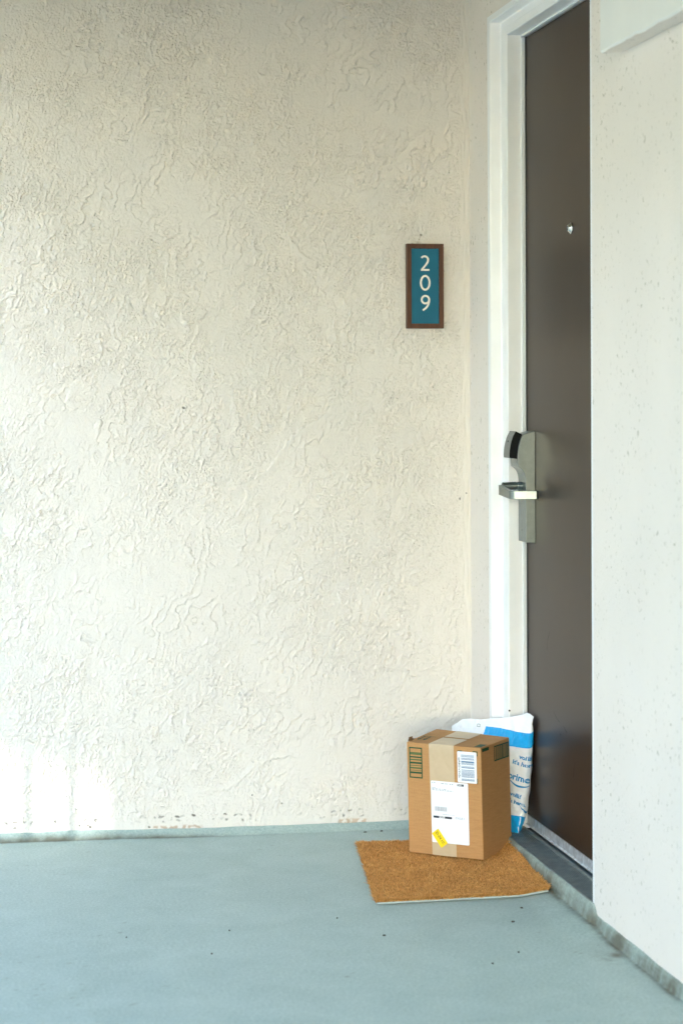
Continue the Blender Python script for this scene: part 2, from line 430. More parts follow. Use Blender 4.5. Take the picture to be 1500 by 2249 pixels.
# ------------------------------------------------------------------ door wall (smoother stucco) with its opening
dw = empty("stucco_wall", (0, -3, 0), "smooth cream stucco wall the brown door is set in", "wall")
bm = bmesh.new()
add_box(bm, 0.0, 0.20, -0.2205, 0.2, 0.0, 2.46)            # strip between corner and frame
add_box(bm, 0.0, 0.20, -2.45, -1.1715, 0.0, 2.46)           # right of the door
add_box(bm, 0.0, 0.20, -1.1715, -0.2205, 2.152, 2.46)      # above the door
obj("stucco_face", bm, M_STUC2, dw)
bm = bmesh.new(); add_box(bm, 0.19, 0.30, -1.3, 0, -0.1, 2.4); obj("inner_wall", bm, M_SEAL, dw)
bm = bmesh.new(); add_box(bm, 0.0, 0.20, -13.0, -2.45, 0.0, 2.46); obj("bounce_cut_wall", bm, plain("bounce_cut_brown", (0.075, 0.055, 0.042), 0.7, 0, 0.3, 0.2, 6), dw)  # unseen wall stretch, made dark to cut light bouncing onto the box side

# white box-out on the wall, upper right
lb = empty("wall_ledge", (0, -2.2, 1.88), "white plastered ledge jutting from the stucco wall at the upper right", "ledge")
bm = bmesh.new()
n = 90
ys = [-1.409 - k * (2.6 / n) for k in range(n + 1)]
prev = None
for y in ys:
    j = 0.0016 * math.sin(y * 260) * random.random() + random.uniform(-0.0012, 0.0012)
    row = [bm.verts.new(p) for p in ((-0.001, y, 1.884), (-0.046, y, 1.881 + j), (-0.050, y, 1.885 + j), (-0.050, y, 2.36), (-0.001, y, 2.36))]
    if prev:
        for k in range(4): bm.faces.new((prev[k], prev[k + 1], row[k + 1], row[k])).material_index = 1 if k == 0 else 0
    else:
        bm.faces.new(row)
    prev = row
bmesh.ops.recalc_face_normals(bm, faces=bm.faces[:])
obj("plaster_box", bm, [M_BEAMW, M_STUC2], lb)

# ------------------------------------------------------------------ door frame
fr = empty("door_frame", (0.03, -0.3, 0.03), "white painted door frame with stepped moulding around the brown door", "door frame")
JAMB = [(-0.0035, 0.0), (-0.0035, -0.0235), (0.001, -0.0255), (0.024, -0.0265), (0.0275, -0.030), (0.0275, -0.058), (0.0245, -0.062), (0.0245, -0.0925), (0.027, -0.0955), (0.064, -0.0955), (0.064, -0.1), (0.12, -0.1), (0.12, 0.0)]
# profile given as (x, inward offset from the outer edge)
KT = 0.62      # the head is narrower than the sides
def st_pt(k, x, o):
    return ((x, -0.2195 + o, 0.030), (x, -0.2195 + o, 2.154 + o * KT), (x, -1.1830 - o, 2.154 + o * KT), (x, -1.1830 - o, 0.030))[k]
def frame_piece(k):
    bm = bmesh.new()
    add_prism(bm, JAMB, lambda x, o: st_pt(k, x, o), lambda x, o: st_pt(k + 1, x, o))
    return bm
obj("jamb", frame_piece(0), M_WHITE, fr)
obj("head_jamb", frame_piece(1), M_WHITE, fr)
rj = obj("jamb", frame_piece(2), M_WHITE, fr)
for v in rj.data.vertices:
    if v.co.x < -0.0306: v.co.x += 0.0050       # set just behind the stucco here
bm = bmesh.new()
add_box(bm, 0.0625, 0.0715, -0.3215, -0.3145, 0.040, 2.088)
obj("weather_strip", bm, M_STRIP, fr, auto=0.001)
bm = bmesh.new(); add_box(bm, 0.060, 0.0715, -1.087, -0.3215, 2.0885, 2.0945); obj("weather_strip", bm, M_STRIP, fr, auto=0.001)
bm = bmesh.new(); add_box(bm, 0.0722, 0.076, -0.3250, -0.3150, 0.060, 2.090); obj("door_seal", bm, M_SEAL, fr)
bm = bmesh.new(); add_lathe(bm, (0.0265, -0.3150, 0.352), (0, -1, 0), (0, 0, 1), [(-0.001, 0.0026), (0.0006, 0.0024)], 10); obj("screw_hole", bm, M_SEAL, fr)

# ------------------------------------------------------------------ door with sweep, peephole, lock
dr = empty("door", (0.09, -0.7, 0.062), "plain dark brown door with a satin card lock, closed", "door")
bm = bmesh.new(); add_box(bm, 0.0735, 0.115, -1.0865, -0.3245, 0.0625, 2.0880)
obj("door_panel", bm, M_DOOR, dr, auto=0.0015)
bm = bmesh.new()
add_prism(bm, [(0.0725, 0.0615), (0.0660, 0.0600), (0.0655, 0.0610), (0.0700, 0.0640), (0.0705, 0.0845), (0.0733, 0.0845), (0.0733, 0.0615)], lambda x, z: (x, -1.0865, z), lambda x, z: (x, -0.3235, z))
obj("door_sweep", bm, M_SWEEP, dr)
# scuffs: shallow dark rub marks
bm = bmesh.new()
def dstroke(pts, w):
    for (y0, z0), (y1, z1) in zip(pts, pts[1:]):
        L = math.hypot(y1 - y0, z1 - z0); ny, nz = -(z1 - z0) / L * w, (y1 - y0) / L * w
        bm.faces.new([bm.verts.new((0.0731, a, b)) for a, b in ((y0 + ny * .4, z0 + nz * .4), (y1 + ny, z1 + nz), (y1 - ny, z1 - nz), (y0 - ny * .4, z0 - nz * .4))])
dstroke([(-0.541, 0.580), (-0.518, 0.555), (-0.512, 0.530)], 0.0016)
dstroke([(-0.570, 0.385), (-0.600, 0.372), (-0.625, 0.366)], 0.0012)
dstroke([(-0.660, 0.362), (-0.690, 0.350)], 0.0020)
dstroke([(-0.630, 0.338), (-0.640, 0.336)], 0.0024)
dstroke([(-0.760, 0.290), (-0.745, 0.250)], 0.0012)
dstroke([(-0.800, 0.120), (-0.815, 0.098)], 0.0008)
obj("scuff_mark", bm, plain("scuff_grime", (0.018, 0.014, 0.011), 0.6), dr)
ph = bmesh.new()
add_lathe(ph, (0.0735, -0.7475, 1.5645), (-1, 0, 0), (0, 0, 1), [(0, 0.0138), (0.0020, 0.0138), (0.0050, 0.0105), (0.0095, 0.0070), (0.0100, 0.0056), (0.0075, 0.0050)], 32)
peep = obj("peephole", ph, M_CHROME, dr, smooth=False)
bm = bmesh.new(); add_lathe(bm, (0.0655, -0.7475, 1.5645), (-1, 0, 0), (0, 0, 1), [(0, 0.0051), (0.0012, 0.0046), (0.002, 0.003)], 24); obj("lens", bm, M_LENS, peep, smooth=True)

# lock: body profile in (protrusion from the door, z)
def curve(p0, p1, p2, p3, n):
    return [tuple((1 - k / n) ** 3 * a + 3 * (1 - k / n) ** 2 * k / n * b + 3 * (1 - k / n) * (k / n) ** 2 * c + (k / n) ** 3 * d for a, b, c, d in zip(p0, p1, p2, p3)) for k in range(n + 1)]
prof = [(0.0, 0.7885), (0.0255, 0.7910), (0.0255, 0.945)]
prof += curve((0.0255, 0.948), (0.0262, 0.965), (0.031, 0.976), (0.0450, 0.9835), 10)
prof += [(0.0460, 0.992)]
prof += curve((0.0460, 1.010), (0.0450, 1.030), (0.041, 1.050), (0.0320, 1.0660), 8)
prof += [(0.0, 1.0740)]
YN, YF = -0.4050, -0.3300
bm = bmesh.new()
add_prism(bm, prof, lambda p, z: (0.0735 - p, YN, z), lambda p, z: (0.0735 - p, YF, z))
lock = obj("door_lock", bm, M_SATIN, dr, auto=0.0012)
# card reader head on the far part of the curved face
rp = curve((0.0455, 1.0080), (0.0448, 1.028), (0.041, 1.048), (0.0325, 1.0640), 8)
outer = [(p + 0.0205, z + 0.004) for p, z in rp]
outer[-1] = (outer[-1][0] - 0.004, outer[-1][1] + 0.006)
rpoly = [(0.044, 1.003)] + [(p - 0.003, z) for p, z in rp] + list(reversed(outer)) + [(0.0655, 1.006)]
bm = bmesh.new()
add_prism(bm, rpoly, lambda p, z: (0.0735 - p, -0.3975, z), lambda p, z: (0.0735 - p, -0.3360, z))
for f in bm.faces:
    c_ = f.calc_center_median()
    if c_.y < -0.3970: f.material_index = 1
obj("card_reader", bm, [M_GREYP, M_BLACKP], lock, auto=0.0008)
bm = bmesh.new(); add_lathe(bm, (0.0118, -0.3670, 1.0480), (-1, 0, 0.2), (0, 1, 0), [(-0.002, 0.0018), (0.0010, 0.0016)], 12); obj("indicator_light", bm, M_SEAL, lock)
bm = bmesh.new(); add_lathe(bm, (0.0735 - 0.0250, -0.3660, 0.8200), (-1, 0, 0), (0, 0, 1), [(-0.001, 0.0030), (0.0011, 0.0028), (0.0006, 0.0014)], 14); obj("screw", bm, M_SATIN, lock)
# lever: spindle, arm towards the camera, return to the door
bm = bmesh.new()
ZL = 0.9205
add_lathe(bm, (0.0735 - 0.0250, -0.3660, ZL + 0.0130), (-1, 0, 0), (0, 0, 1), [(0, 0.0105), (0.0125, 0.0105), (0.0135, 0.0085), (0.0150, 0.0085), (0.0160, 0.0105), (0.052, 0.0095)], 24)
XO = -0.0105
armp = [(XO, -0.3560), (XO - 0.001, -0.366), (XO, -0.466), (XO + 0.003, -0.4735), (XO + 0.010, -0.4775), (0.054, -0.4875), (0.0600, -0.4865), (0.0600, -0.4815), (XO + 0.014, -0.4680), (XO + 0.009, -0.4630), (XO + 0.008, -0.3560)]
def zl(y): return 0.0128 - 0.0026 * min(1, max(0, (-0.356 - y) / 0.1))
def zc(y): return ZL + 0.003 - 0.0085 * min(1, max(0, (-0.366 - y) / 0.1))
add_prism(bm, armp, lambda x, y: (x, y, zc(y) - zl(y)), lambda x, y: (x, y, zc(y) + zl(y)))
obj("lever_handle", bm, M_SATIN, lock, auto=0.0026)

# ------------------------------------------------------------------ threshold
th = empty("door_threshold", (0.03, -0.7, 0.047), "ribbed grey aluminium threshold plate under the brown door", "threshold")
bm = bmesh.new()
pr = [(0.0005, 0.030), (0.0005, 0.0455)]
nr = 11
for k in range(nr):
    x0 = 0.002 + k * 0.0048; zz = 0.0468 + 0.0045 * k / nr
    pr += [(x0, zz), (x0 + 0.0028, zz + 0.0003), (x0 + 0.0030, zz - 0.0028), (x0 + 0.0046, zz - 0.0028)]
pr += [(0.0560, 0.0510), (0.0575, 0.0535), (0.0625, 0.0545), (0.064, 0.0490), (0.12, 0.0490), (0.12, 0.030)]
add_prism(bm, pr, lambda x, z: (x, -1.1790, z), lambda x, z: (x, -0.2900, z))
obj("ribbed_plate", bm, M_ALU, th)

# ------------------------------------------------------------------ number sign
SX, SZ0, SZ1, SW = -0.1277, 1.3465, 1.5750, 0.1015
sg = empty("number_sign", (SX, 0, SZ0), "wood framed teal number sign reading 209 on the stucco wall", "sign")
x0, x1 = SX - SW / 2, SX + SW / 2
bm = bmesh.new(); b = 0.0128; ya, yb = -0.0005, -0.0185
ob_ = [(x0, SZ0), (x1, SZ0), (x1, SZ1), (x0, SZ1)]; ib = [(x0 + b, SZ0 + b), (x1 - b, SZ0 + b), (x1 - b, SZ1 - b), (x0 + b, SZ1 - b)]
vo = [[bm.verts.new((x, y, z)) for x, z in L] for L, y in ((ob_, ya), (ob_, yb), (ib, yb), (ib, yb + 0.0035))]
for a_, b_ in zip(vo, vo[1:]):
    for k in range(4):
        j = (k + 1) % 4; bm.faces.new((a_[k], a_[j], b_[j], b_[k]))
bmesh.ops.recalc_face_normals(bm, faces=bm.faces[:])
obj("wood_frame", bm, M_WOOD, sg, auto=0.0008)
bm = bmesh.new(); add_box(bm, x0 + b + 0.0003, x1 - b - 0.0003, yb + 0.0027, -0.002, SZ0 + b + 0.0003, SZ1 - b - 0.0003)
plate = obj("sign_plate", bm, M_TEAL, sg)
def stroke_poly(bm, pts, w, fn, ends=None):
    """thick line through pts, widths may vary; flat with a small relief"""
    n = len(pts); L = []; Rr = []
    for i, (x, z) in enumerate(pts):
        xa, za = pts[max(i - 1, 0)]; xb, zb = pts[min(i + 1, n - 1)]
        l = math.hypot(xb - xa, zb - za); nx, nz = -(zb - za) / l, (xb - xa) / l
        ww = w(i / (n - 1)) if callable(w) else w
        L.append((x + nx * ww / 2, z + nz * ww / 2)); Rr.append((x - nx * ww / 2, z - nz * ww / 2))
    for i in range(n - 1):
        q = [L[i], L[i + 1], Rr[i + 1], Rr[i]]
        f0 = [bm.verts.new(fn(x, z, 1)) for x, z in q]; f1 = [bm.verts.new(fn(x, z, 0)) for x, z in q]
        bm.faces.new(f0)
        bm.faces.new((f0[0], f0[1], f1[1], f1[0])); bm.faces.new((f0[2], f0[3], f1[3], f1[2]))
        if i == 0: bm.faces.new((f0[3], f0[0], f1[0], f1[3]))
        if i == n - 2: bm.faces.new((f0[1], f0[2], f1[2], f1[1]))
    bmesh.ops.remove_doubles(bm, verts=bm.verts, dist=1e-6)
    bmesh.ops.recalc_face_normals(bm, faces=bm.faces[:])
yp = yb + 0.0027
fdig = lambda x, z, k: (x, yp - (0.0009 if k else -0.0004), z)
def ell(cx_, cz_, rx, rz, a0, a1, n=28): return [(cx_ + rx * math.cos(a0 + (a1 - a0) * k / n), cz_ + rz * math.sin(a0 + (a1 - a0) * k / n)) for k in range(n + 1)]
sw = 0.0052
cz = 1.5228
bm = bmesh.new()
p2 = ell(SX - 0.0016, cz + 0.0092, 0.0096, 0.0092, R(150), R(-18), 18) + curve((SX + 0.0076, cz + 0.0058), (SX + 0.0060, cz - 0.001), (SX - 0.002, cz - 0.0092), (SX - 0.0088, cz - 0.0172), 12)
stroke_poly(bm, p2, sw, fdig); stroke_poly(bm, [(SX - 0.0118, cz - 0.0184), (SX + 0.0114, cz - 0.0184)], 0.0048, lambda x, z, k: fdig(x, z, k) if k == 0 else (x, yp - 0.0011, z))
obj("digit", bm, M_IVORY, plate)
cz = 1.4696
bm = bmesh.new(); stroke_poly(bm, ell(SX, cz, 0.0120, 0.0186, 0, 2 * math.pi, 48), sw, fdig); obj("digit", bm, M_IVORY, plate)
cz = 1.4158
bm = bmesh.new()
stroke_poly(bm, ell(SX + 0.0004, cz + 0.0084, 0.0102, 0.0102, R(-60), R(300), 40), sw, fdig)
stroke_poly(bm, ell(SX + 0.0004, cz + 0.0084, 0.0102, 0.0102, R(40), R(2), 6) + curve((SX + 0.0106, cz + 0.0080), (SX + 0.0106, cz - 0.005), (SX + 0.004, cz - 0.0150), (SX - 0.0070, cz - 0.0200), 12), sw * 0.98, lambda x, z, k: fdig(x, z, k) if k == 0 else (x, yp - 0.0011, z))
obj("digit", bm, M_IVORY, plate)
bm = bmesh.new()
for (dx_, dz_) in ((-.0100, 0.004), (-.0100, 0.0015), (-.0100, -0.001), (-.0055, 0.0035), (-.0055, .001), (-.001, 0.0035), (0.0015, 0.001), (0.0065, 0.0035), (0.009, 0.001)):
    add_lathe(bm, (SX + dx_, yp + 0.0002, 1.3800 + dz_), (0, -1, 0), (0, 0, 1), [(0, 0.0008), (0.0006, 0.0006)], 8)
obj("braille_dots", bm, M_TEAL, plate)

# ------------------------------------------------------------------ doormat
MB = [(-0.3580, -0.2350), (0.0120, -0.2750), (-0.0240, -0.8760), (-0.4350, -0.8920)]   # back-left, back-right, front-right, front-left
def mat_pt(a, b):
    """a: left to right, b: back to front"""
    x = (1 - b) * ((1 - a) * MB[0][0] + a * MB[1][0]) + b * ((1 - a) * MB[3][0] + a * MB[2][0])
    y = (1 - b) * ((1 - a) * MB[0][1] + a * MB[1][1]) + b * ((1 - a) * MB[3][1] + a * MB[2][1])
    lift = 0.040 * np.clip((a - 0.80) / 0.20, 0, 1) ** 1.6 * np.clip(1 - b * 1.15, 0, 1) ** 0.8
    return x, y, np.maximum(lift, 0.0125 * np.clip(1 + x / 0.09, 0, 1))
dm = empty("doormat", (-0.2, -0.6, 0), "brown coir doormat lying under the cardboard box", "doormat")
A, B = np.meshgrid(np.linspace(0, 1, 41), np.linspace(0, 1, 61))
x, y, lf = mat_pt(A, B)
bm = bmesh.new()
ring = [(a, 0) for a in np.linspace(0, 1, 24)] + [(1, b) for b in np.linspace(0, 1, 30)[1:]] + [(a, 1) for a in np.linspace(1, 0, 24)[1:]] + [(0, b) for b in np.linspace(1, 0, 30)[1:-1]]
rb = []; rt = []
for a, b in ring:
    px_, py_, l_ = mat_pt(a, b); j = random.uniform(-0.001, 0.001)
    rb.append(bm.verts.new((px_ + j, py_ + j, l_ + 0.0015))); rt.append(bm.verts.new((px_ + j, py_ + j, l_ + 0.0058)))
for k in range(len(rb)):
    j = (k + 1) % len(rb); bm.faces.new((rb[k], rb[j], rt[j], rt[k]))
obj("rubber_backing", bm, M_RUBBER, dm)
def build_coir():
    NB = 42000
    a = rng.random(NB); b = rng.random(NB)
    ne = 5200
    e = rng.integers(0, 4, ne); tt = rng.random(ne)
    a = np.concatenate([a, np.where(e == 0, 0.003, np.where(e == 1, 0.997, tt))]); b = np.concatenate([b, np.where(e < 2, tt, np.where(e == 2, 0.998, 0.003))])
    tt2 = rng.random(2600); a = np.concatenate([a, tt2]); b = np.concatenate([b, np.full(2600, 0.9975)])
    n_ = len(a)
    x, y, lf = mat_pt(a, b)
    hmap = 0.0100 + 0.0022 * fbm(x * 30, y * 30, 71, 3)
    h = hmap * rng.uniform(0.75, 1.2, n_)
    an = rng.uniform(0, 2 * np.pi, n_); ln = rng.normal(0, 0.0042, (n_, 2))
    out = np.abs(rng.normal(0.0022, 0.0030, ne))
    ln[NB:NB + ne, 0] += np.where(e == 0, -out, np.where(e == 1, out, 0)); ln[NB:NB + ne, 1] += np.where(e == 2, -out, np.where(e == 3, out, 0))
    ln[NB + ne:, 1] -= np.abs(rng.normal(0.001, 0.002, 2600))
    w = rng.uniform(0.0006, 0.0015, n_)
    base = np.stack([x, y, lf + 0.004], -1); sx = np.stack([np.cos(an) * w, np.sin(an) * w, 0 * w], -1)
    tip = base + np.stack([ln[:, 0], ln[:, 1], h], -1)
    mid = base + np.stack([ln[:, 0] * 0.3, ln[:, 1] * 0.3, h * 0.6], -1)
    V = np.stack([base - sx, base + sx, mid + sx * 0.9, tip + sx * 0.4, tip - sx * 0.4, mid - sx * 0.9], 1).reshape(-1, 3)
    sh0 = np.clip(0.46 + 0.22 * fbm(x * 22, y * 22, 72, 3) + rng.normal(0.03, 0.27, n_), 0, 1)
    shade = np.repeat(sh0, 6)
    idx = np.arange(n_)[:, None] * 6
    Q = np.concatenate([idx + np.array([0, 1, 2, 5]), idx + np.array([5, 2, 3, 4])], 0)
    # bed under the tufts
    A, B = np.meshgrid(np.linspace(0.004, 0.996, 130), np.linspace(0.004, 0.996, 190))
    X, Y, L = mat_pt(A, B)
    edge = np.minimum(np.minimum(A, 1 - A), np.minimum(B, 1 - B))
    Zb = L + 0.0055 + 0.0055 * sstep(0, 0.015, edge) + 0.0022 * fbm(X * 60, Y * 60, 73, 3)
    G = np.stack([X, Y, Zb], -1).reshape(-1, 3); o0 = len(V)
    gi = np.arange(len(G)).reshape(X.shape) + o0
    GQ = np.stack([gi[:-1, :-1], gi[1:, :-1], gi[1:, 1:], gi[:-1, 1:]], -1).reshape(-1, 4)
    gs = np.clip(0.30 + 0.3 * fbm(X * 60, Y * 60, 74, 3), 0, 1).ravel()
    V = np.concatenate([V, G]) - np.array(wloc(dm)); Q = np.concatenate([Q, GQ]); shade = np.concatenate([shade, gs])
    me = bpy.data.meshes.new("coir_pile")
    me.vertices.add(len(V)); me.vertices.foreach_set("co", V.astype(np.float32).ravel())
    me.loops.add(Q.size); me.loops.foreach_set("vertex_index", Q.astype(np.int32).ravel())
    me.polygons.add(len(Q)); me.polygons.foreach_set("loop_start", np.arange(0, Q.size, 4, dtype=np.int32))
    me.update(calc_edges=True)
    at = me.attributes.new("shade", 'FLOAT', 'POINT'); at.data.foreach_set("value", shade.astype(np.float32))
    me.materials.append(M_COIR)
    o = bpy.data.objects.new("coir_pile", me); COL.objects.link(o); o.parent = dm
build_coir()

# ------------------------------------------------------------------ cardboard box
BO = np.array([-0.2574, -0.4066, 0.016]); aa = R(-38.6)
EU = np.array([math.cos(aa), math.sin(aa), 0]); ED = np.array([-math.sin(aa), math.cos(aa), 0]); EH = np.array([-.02, .004, 1.0])
BW, BD = 0.206, 0.170
BOXZ = 0.0
def topz(u, d):
    a, b = u / BW, d / BD
    return (1 - a) * (1 - b) * 0.278 + a * (1 - b) * 0.2775 + a * b * 0.281 + (1 - a) * b * 0.2885
def bp(u, d, h): return tuple(BO + EU * u + ED * d + EH * h)
def front(off): return lambda u, h: bp(u, -off, h)
def side(off): return lambda d, h: bp(BW + off, d, h)
def top(off): return lambda u, d: bp(u, d, topz(u, d) + off)
cb = empty("cardboard_box", bp(BW / 2, BD / 2, 0), "brown taped cardboard box with shipping labels, standing on the doormat", "box")
bm = bmesh.new()
gv = {}
for (i, u) in enumerate((0, BW)):
    for (j, d) in enumerate((0, BD)):
        gv[i, j, 0] = bm.verts.new(bp(u, d, 0.0)); gv[i, j, 1] = bm.verts.new(bp(u, d, topz(u, d)))
for f in (((0, 0, 0), (0, 1, 0), (1, 1, 0), (1, 0, 0)), ((0, 0, 1), (1, 0, 1), (1, 1, 1), (0, 1, 1)), ((0, 0, 0), (1, 0, 0), (1, 0, 1), (0, 0, 1)), ((1, 0, 0), (1, 1, 0), (1, 1, 1), (1, 0, 1)), ((1, 1, 0), (0, 1, 0), (0, 1, 1), (1, 1, 1)), ((0, 1, 0), (0, 0, 0), (0, 0, 1), (0, 1, 1))):
    bm.faces.new([gv[k] for k in f])
bmesh.ops.recalc_face_normals(bm, faces=bm.faces[:])
bmesh.ops.bevel(bm, geom=bm.edges[:], offset=0.0026, segments=3, affect='EDGES', profile=0.5)
carton = obj("carton", bm, M_CARD, cb, smooth=True)
for p in carton.data.polygons: p.use_smooth = True
md = carton.modifiers.new("wn", 'WEIGHTED_NORMAL')
# torn flap tip at the back-left corner and raised crease along the front top edge
bm = bmesh.new()
poly(bm, top(0.0008), [(0.000, 0.012), (0.006, 0.020), (0.004, 0.045), (-0.001, 0.040)])
v = [bm.verts.new(p) for p in (bp(-0.001, 0.010, 0.2785), bp(0.005, 0.022, 0.2800), bp(0.000, 0.034, 0.2880), bp(-0.005, 0.024, 0.2865))]
bm.faces.new(v)
v = [bm.verts.new(p) for p in (bp(0.001, 0.012, 0.2790), bp(0.008, 0.018, 0.2795), bp(0.004, 0.030, 0.2855))]
bm.faces.new(v)
obj("torn_flap", bm, M_CARDIN, cb)
bm = bmesh.new()
quad(bm, lambda u, k: bp(u, 0.0012 + 0.0010 * k, topz(u, 0.0) + 0.0003 - 0.0002 * k), 0.134, BW - 0.010, 0, 1)
obj("flap_crease", bm, M_CARDIN, cb)
# tape: front strip, over the edge, top strips on both sides of the seam
bm = bmesh.new()
TL, TR, BL_, BR_ = 0.0625, 0.1315, 0.0660, 0.1330
rows = []
for k in range(13):
    h = 0.0010 + (0.2755 - 0.001) * k / 12; q = k / 12
    rows.append((lambda u, h=h: bp(u, -0.0008, h), BL_ + (TL - BL_) * q, BR_ + (TR - BR_) * q))
for ang in (30, 60):
    c_, s_ = 1 - math.cos(R(ang)), math.sin(R(ang))
    rows.append((lambda u, c_=c_, s_=s_: bp(u, -0.0006 + 0.0030 * c_, 0.2755 + (topz(u, 0) + 0.0006 - 0.2755) * s_), TL, TR))
for d in (0.0030, 0.03, 0.06, 0.082):
    rows.append((lambda u, d=d: bp(u, d, topz(u, d) + 0.0007), TL - 0.01 * d, TR - 0.01 * d))
pr_ = None
for fn, ua, ub in rows:
    r_ = [bm.verts.new(fn(ua + (ub - ua) * k / 6)) for k in range(7)]
    if pr_:
        for k in range(6): bm.faces.new((pr_[k], pr_[k + 1], r_[k + 1], r_[k]))
    pr_ = r_
quad(bm, top(0.0007), TL - 0.002, TR - 0.002, 0.093, 0.1685, 6, 4)
obj("packing_tape", bm, M_TAPE, cb, smooth=True)

def rrect(x0, x1, y0, y1, r, n=5):
    pts = []
    for cx_, cy_, a0 in ((x1 - r, y1 - r, 0), (x0 + r, y1 - r, 90), (x0 + r, y0 + r, 180), (x1 - r, y0 + r, 270)):
        pts += [(cx_ + r * math.cos(R(a0 + 90 * k / n)), cy_ + r * math.sin(R(a0 + 90 * k / n))) for k in range(n + 1)]
    return pts
def rect(bm, fn, x0, x1, y0, y1): quad(bm, fn, x0, x1, y0, y1)
def frame_rect(bm, fn, x0, x1, y0, y1, w):
    rect(bm, fn, x0, x1, y0, y0 + w); rect(bm, fn, x0, x1, y1 - w, y1); rect(bm, fn, x0, x0 + w, y0 + w, y1 - w); rect(bm, fn, x1 - w, x1, y0 + w, y1 - w)

# printed green barcode panel, corner brackets, arrows
bm = bmesh.new(); f = front(0.0008)
frame_rect(bm, f, 0.0070, 0.0435, 0.1890, 0.2663, 0.0031)
for (y0, y1) in ((0.2435, 0.2400), (0.2295, 0.2250), (0.2050, 0.2005)): rect(bm, f, 0.0101, 0.0404, y1, y0)
obj("barcode_panel", bm, M_GREEN, cb); bm = bmesh.new()
s = side(0.0008)
frame_rect(bm, s, 0.0745, 0.1630, 0.2335, 0.2718, 0.0030)
k = 0.0835
while k < 0.158:
    w_ = random.choice((0.0014, 0.0022, 0.0034)); rect(bm, s, k, k + w_, 0.2365, 0.2688); k += w_ + random.choice((0.0016, 0.0024, 0.0012))
obj("barcode_panel", bm, M_GREEN, cb)
for q4 in ((0.1420, 0.1545, 0.2650, 0.2672), (0.1830, 0.1968, 0.2662, 0.2684), (0.1945, 0.1968, 0.2560, 0.2662), (0.1938, 0.1962, 0.1870, 0.2010)):
    bm = bmesh.new(); rect(bm, f, *q4); obj("corner_bracket", bm, M_GREEN, cb)
tp = top(0.0008)
bm = bmesh.new()
rect(bm, s, 0.0045, 0.0440, 0.2665, 0.2745); rect(bm, tp, 0.1840, BW - 0.0028, 0.0060, 0.0440)
obj("green_corner_tab", bm, M_GREEN, cb)
bm = bmesh.new()
rect(bm, tp, 0.0060, 0.0440, 0.0760, 0.0785)
for cu_ in (0.0150, 0.0310):
    rect(bm, tp, cu_ - 0.0016, cu_ + 0.0016, 0.0440, 0.0760)
    poly(bm, tp, [(cu_ - 0.0065, 0.0480), (cu_, 0.0300), (cu_ + 0.0065, 0.0480), (cu_, 0.0435)])
obj("arrow_print", bm, M_GREEN, cb)
bm = bmesh.new()
for (y0, y1) in ((0.2540, 0.2475), (0.2370, 0.2335), (0.2215, 0.2195), (0.2165, 0.2125), (0.2090, 0.2075)): rect(bm, f, 0.0101, 0.0404, y1, y0)
obj("barcode_print", bm, M_GREEN2, cb)

# large white shipping label
bm = bmesh.new(); poly(bm, front(0.0011), rrect(0.0660, 0.1690, 0.0328, 0.1867, 0.003))
lab = obj("shipping_label", bm, M_LABEL, cb)
f = front(0.0014); f2 = front(0.0016)
bm = bmesh.new()
rect(bm, f, 0.1394, 0.1569, 0.1780, 0.1832); obj("black_block", bm, M_INK, lab)
bm = bmesh.new(); rect(bm, f, 0.0715, 0.0868, 0.0942, 0.0994); obj("black_block", bm, M_INK, lab)
bm = bmesh.new(); rect(bm, f, 0.1028, 0.1226, 0.0942, 0.0994); obj("black_block", bm, M_INK, lab)
bm = bmesh.new(); add_text(bm, "DPB1", 0.0068, f, 0, (0.0948, 0.0944), bold=0.0001, width=0.0135); obj("lettering", bm, M_INK, lab)
bm = bmesh.new(); add_text(bm, "CYCLE 1", 0.0062, f, 0, (0.1450, 0.0958), width=0.0240); obj("lettering", bm, M_BLUEINK, lab)
bm = bmesh.new(); add_text(bm, "DPB1", 0.0058, f2, 0, (0.1468, 0.1785), bold=0.00012, width=0.0110); obj("lettering", bm, M_LABEL, lab)
def words(x0, x1, z, hgt, seed):
    bm = bmesh.new()
    r_ = random.Random(seed); x = x0
    while x < x1:
        w_ = r_.uniform(0.002, 0.008); rect(bm, f, x, min(x + w_, x1), z, z + hgt); x += w_ + r_.uniform(0.0010, 0.003)
    obj("faint_text_line", bm, M_PALEINK, lab)
words(0.0690, 0.0785, 0.1808, 0.0018, 1); words(0.0945, 0.1120, 0.1802, 0.0018, 2); words(0.1180, 0.1300, 0.1800, 0.0018, 3)
words(0.0695, 0.0790, 0.1690, 0.0012, 4); words(0.0695, 0.1080, 0.1662, 0.0013, 5); words(0.0695, 0.1270, 0.1632, 0.0013, 6)
words(0.0980, 0.1300, 0.1036, 0.0010, 7)
bm = bmesh.new()
k = 0.0765
r_ = random.Random(5)
while k < 0.1090:
    w_ = r_.uniform(0.0005, 0.0012); rect(bm, f, k, k + w_, 0.1120, 0.1228); k += w_ + r_.uniform(0.0004, 0.0009)
obj("small_barcode", bm, M_PALEINK, lab)

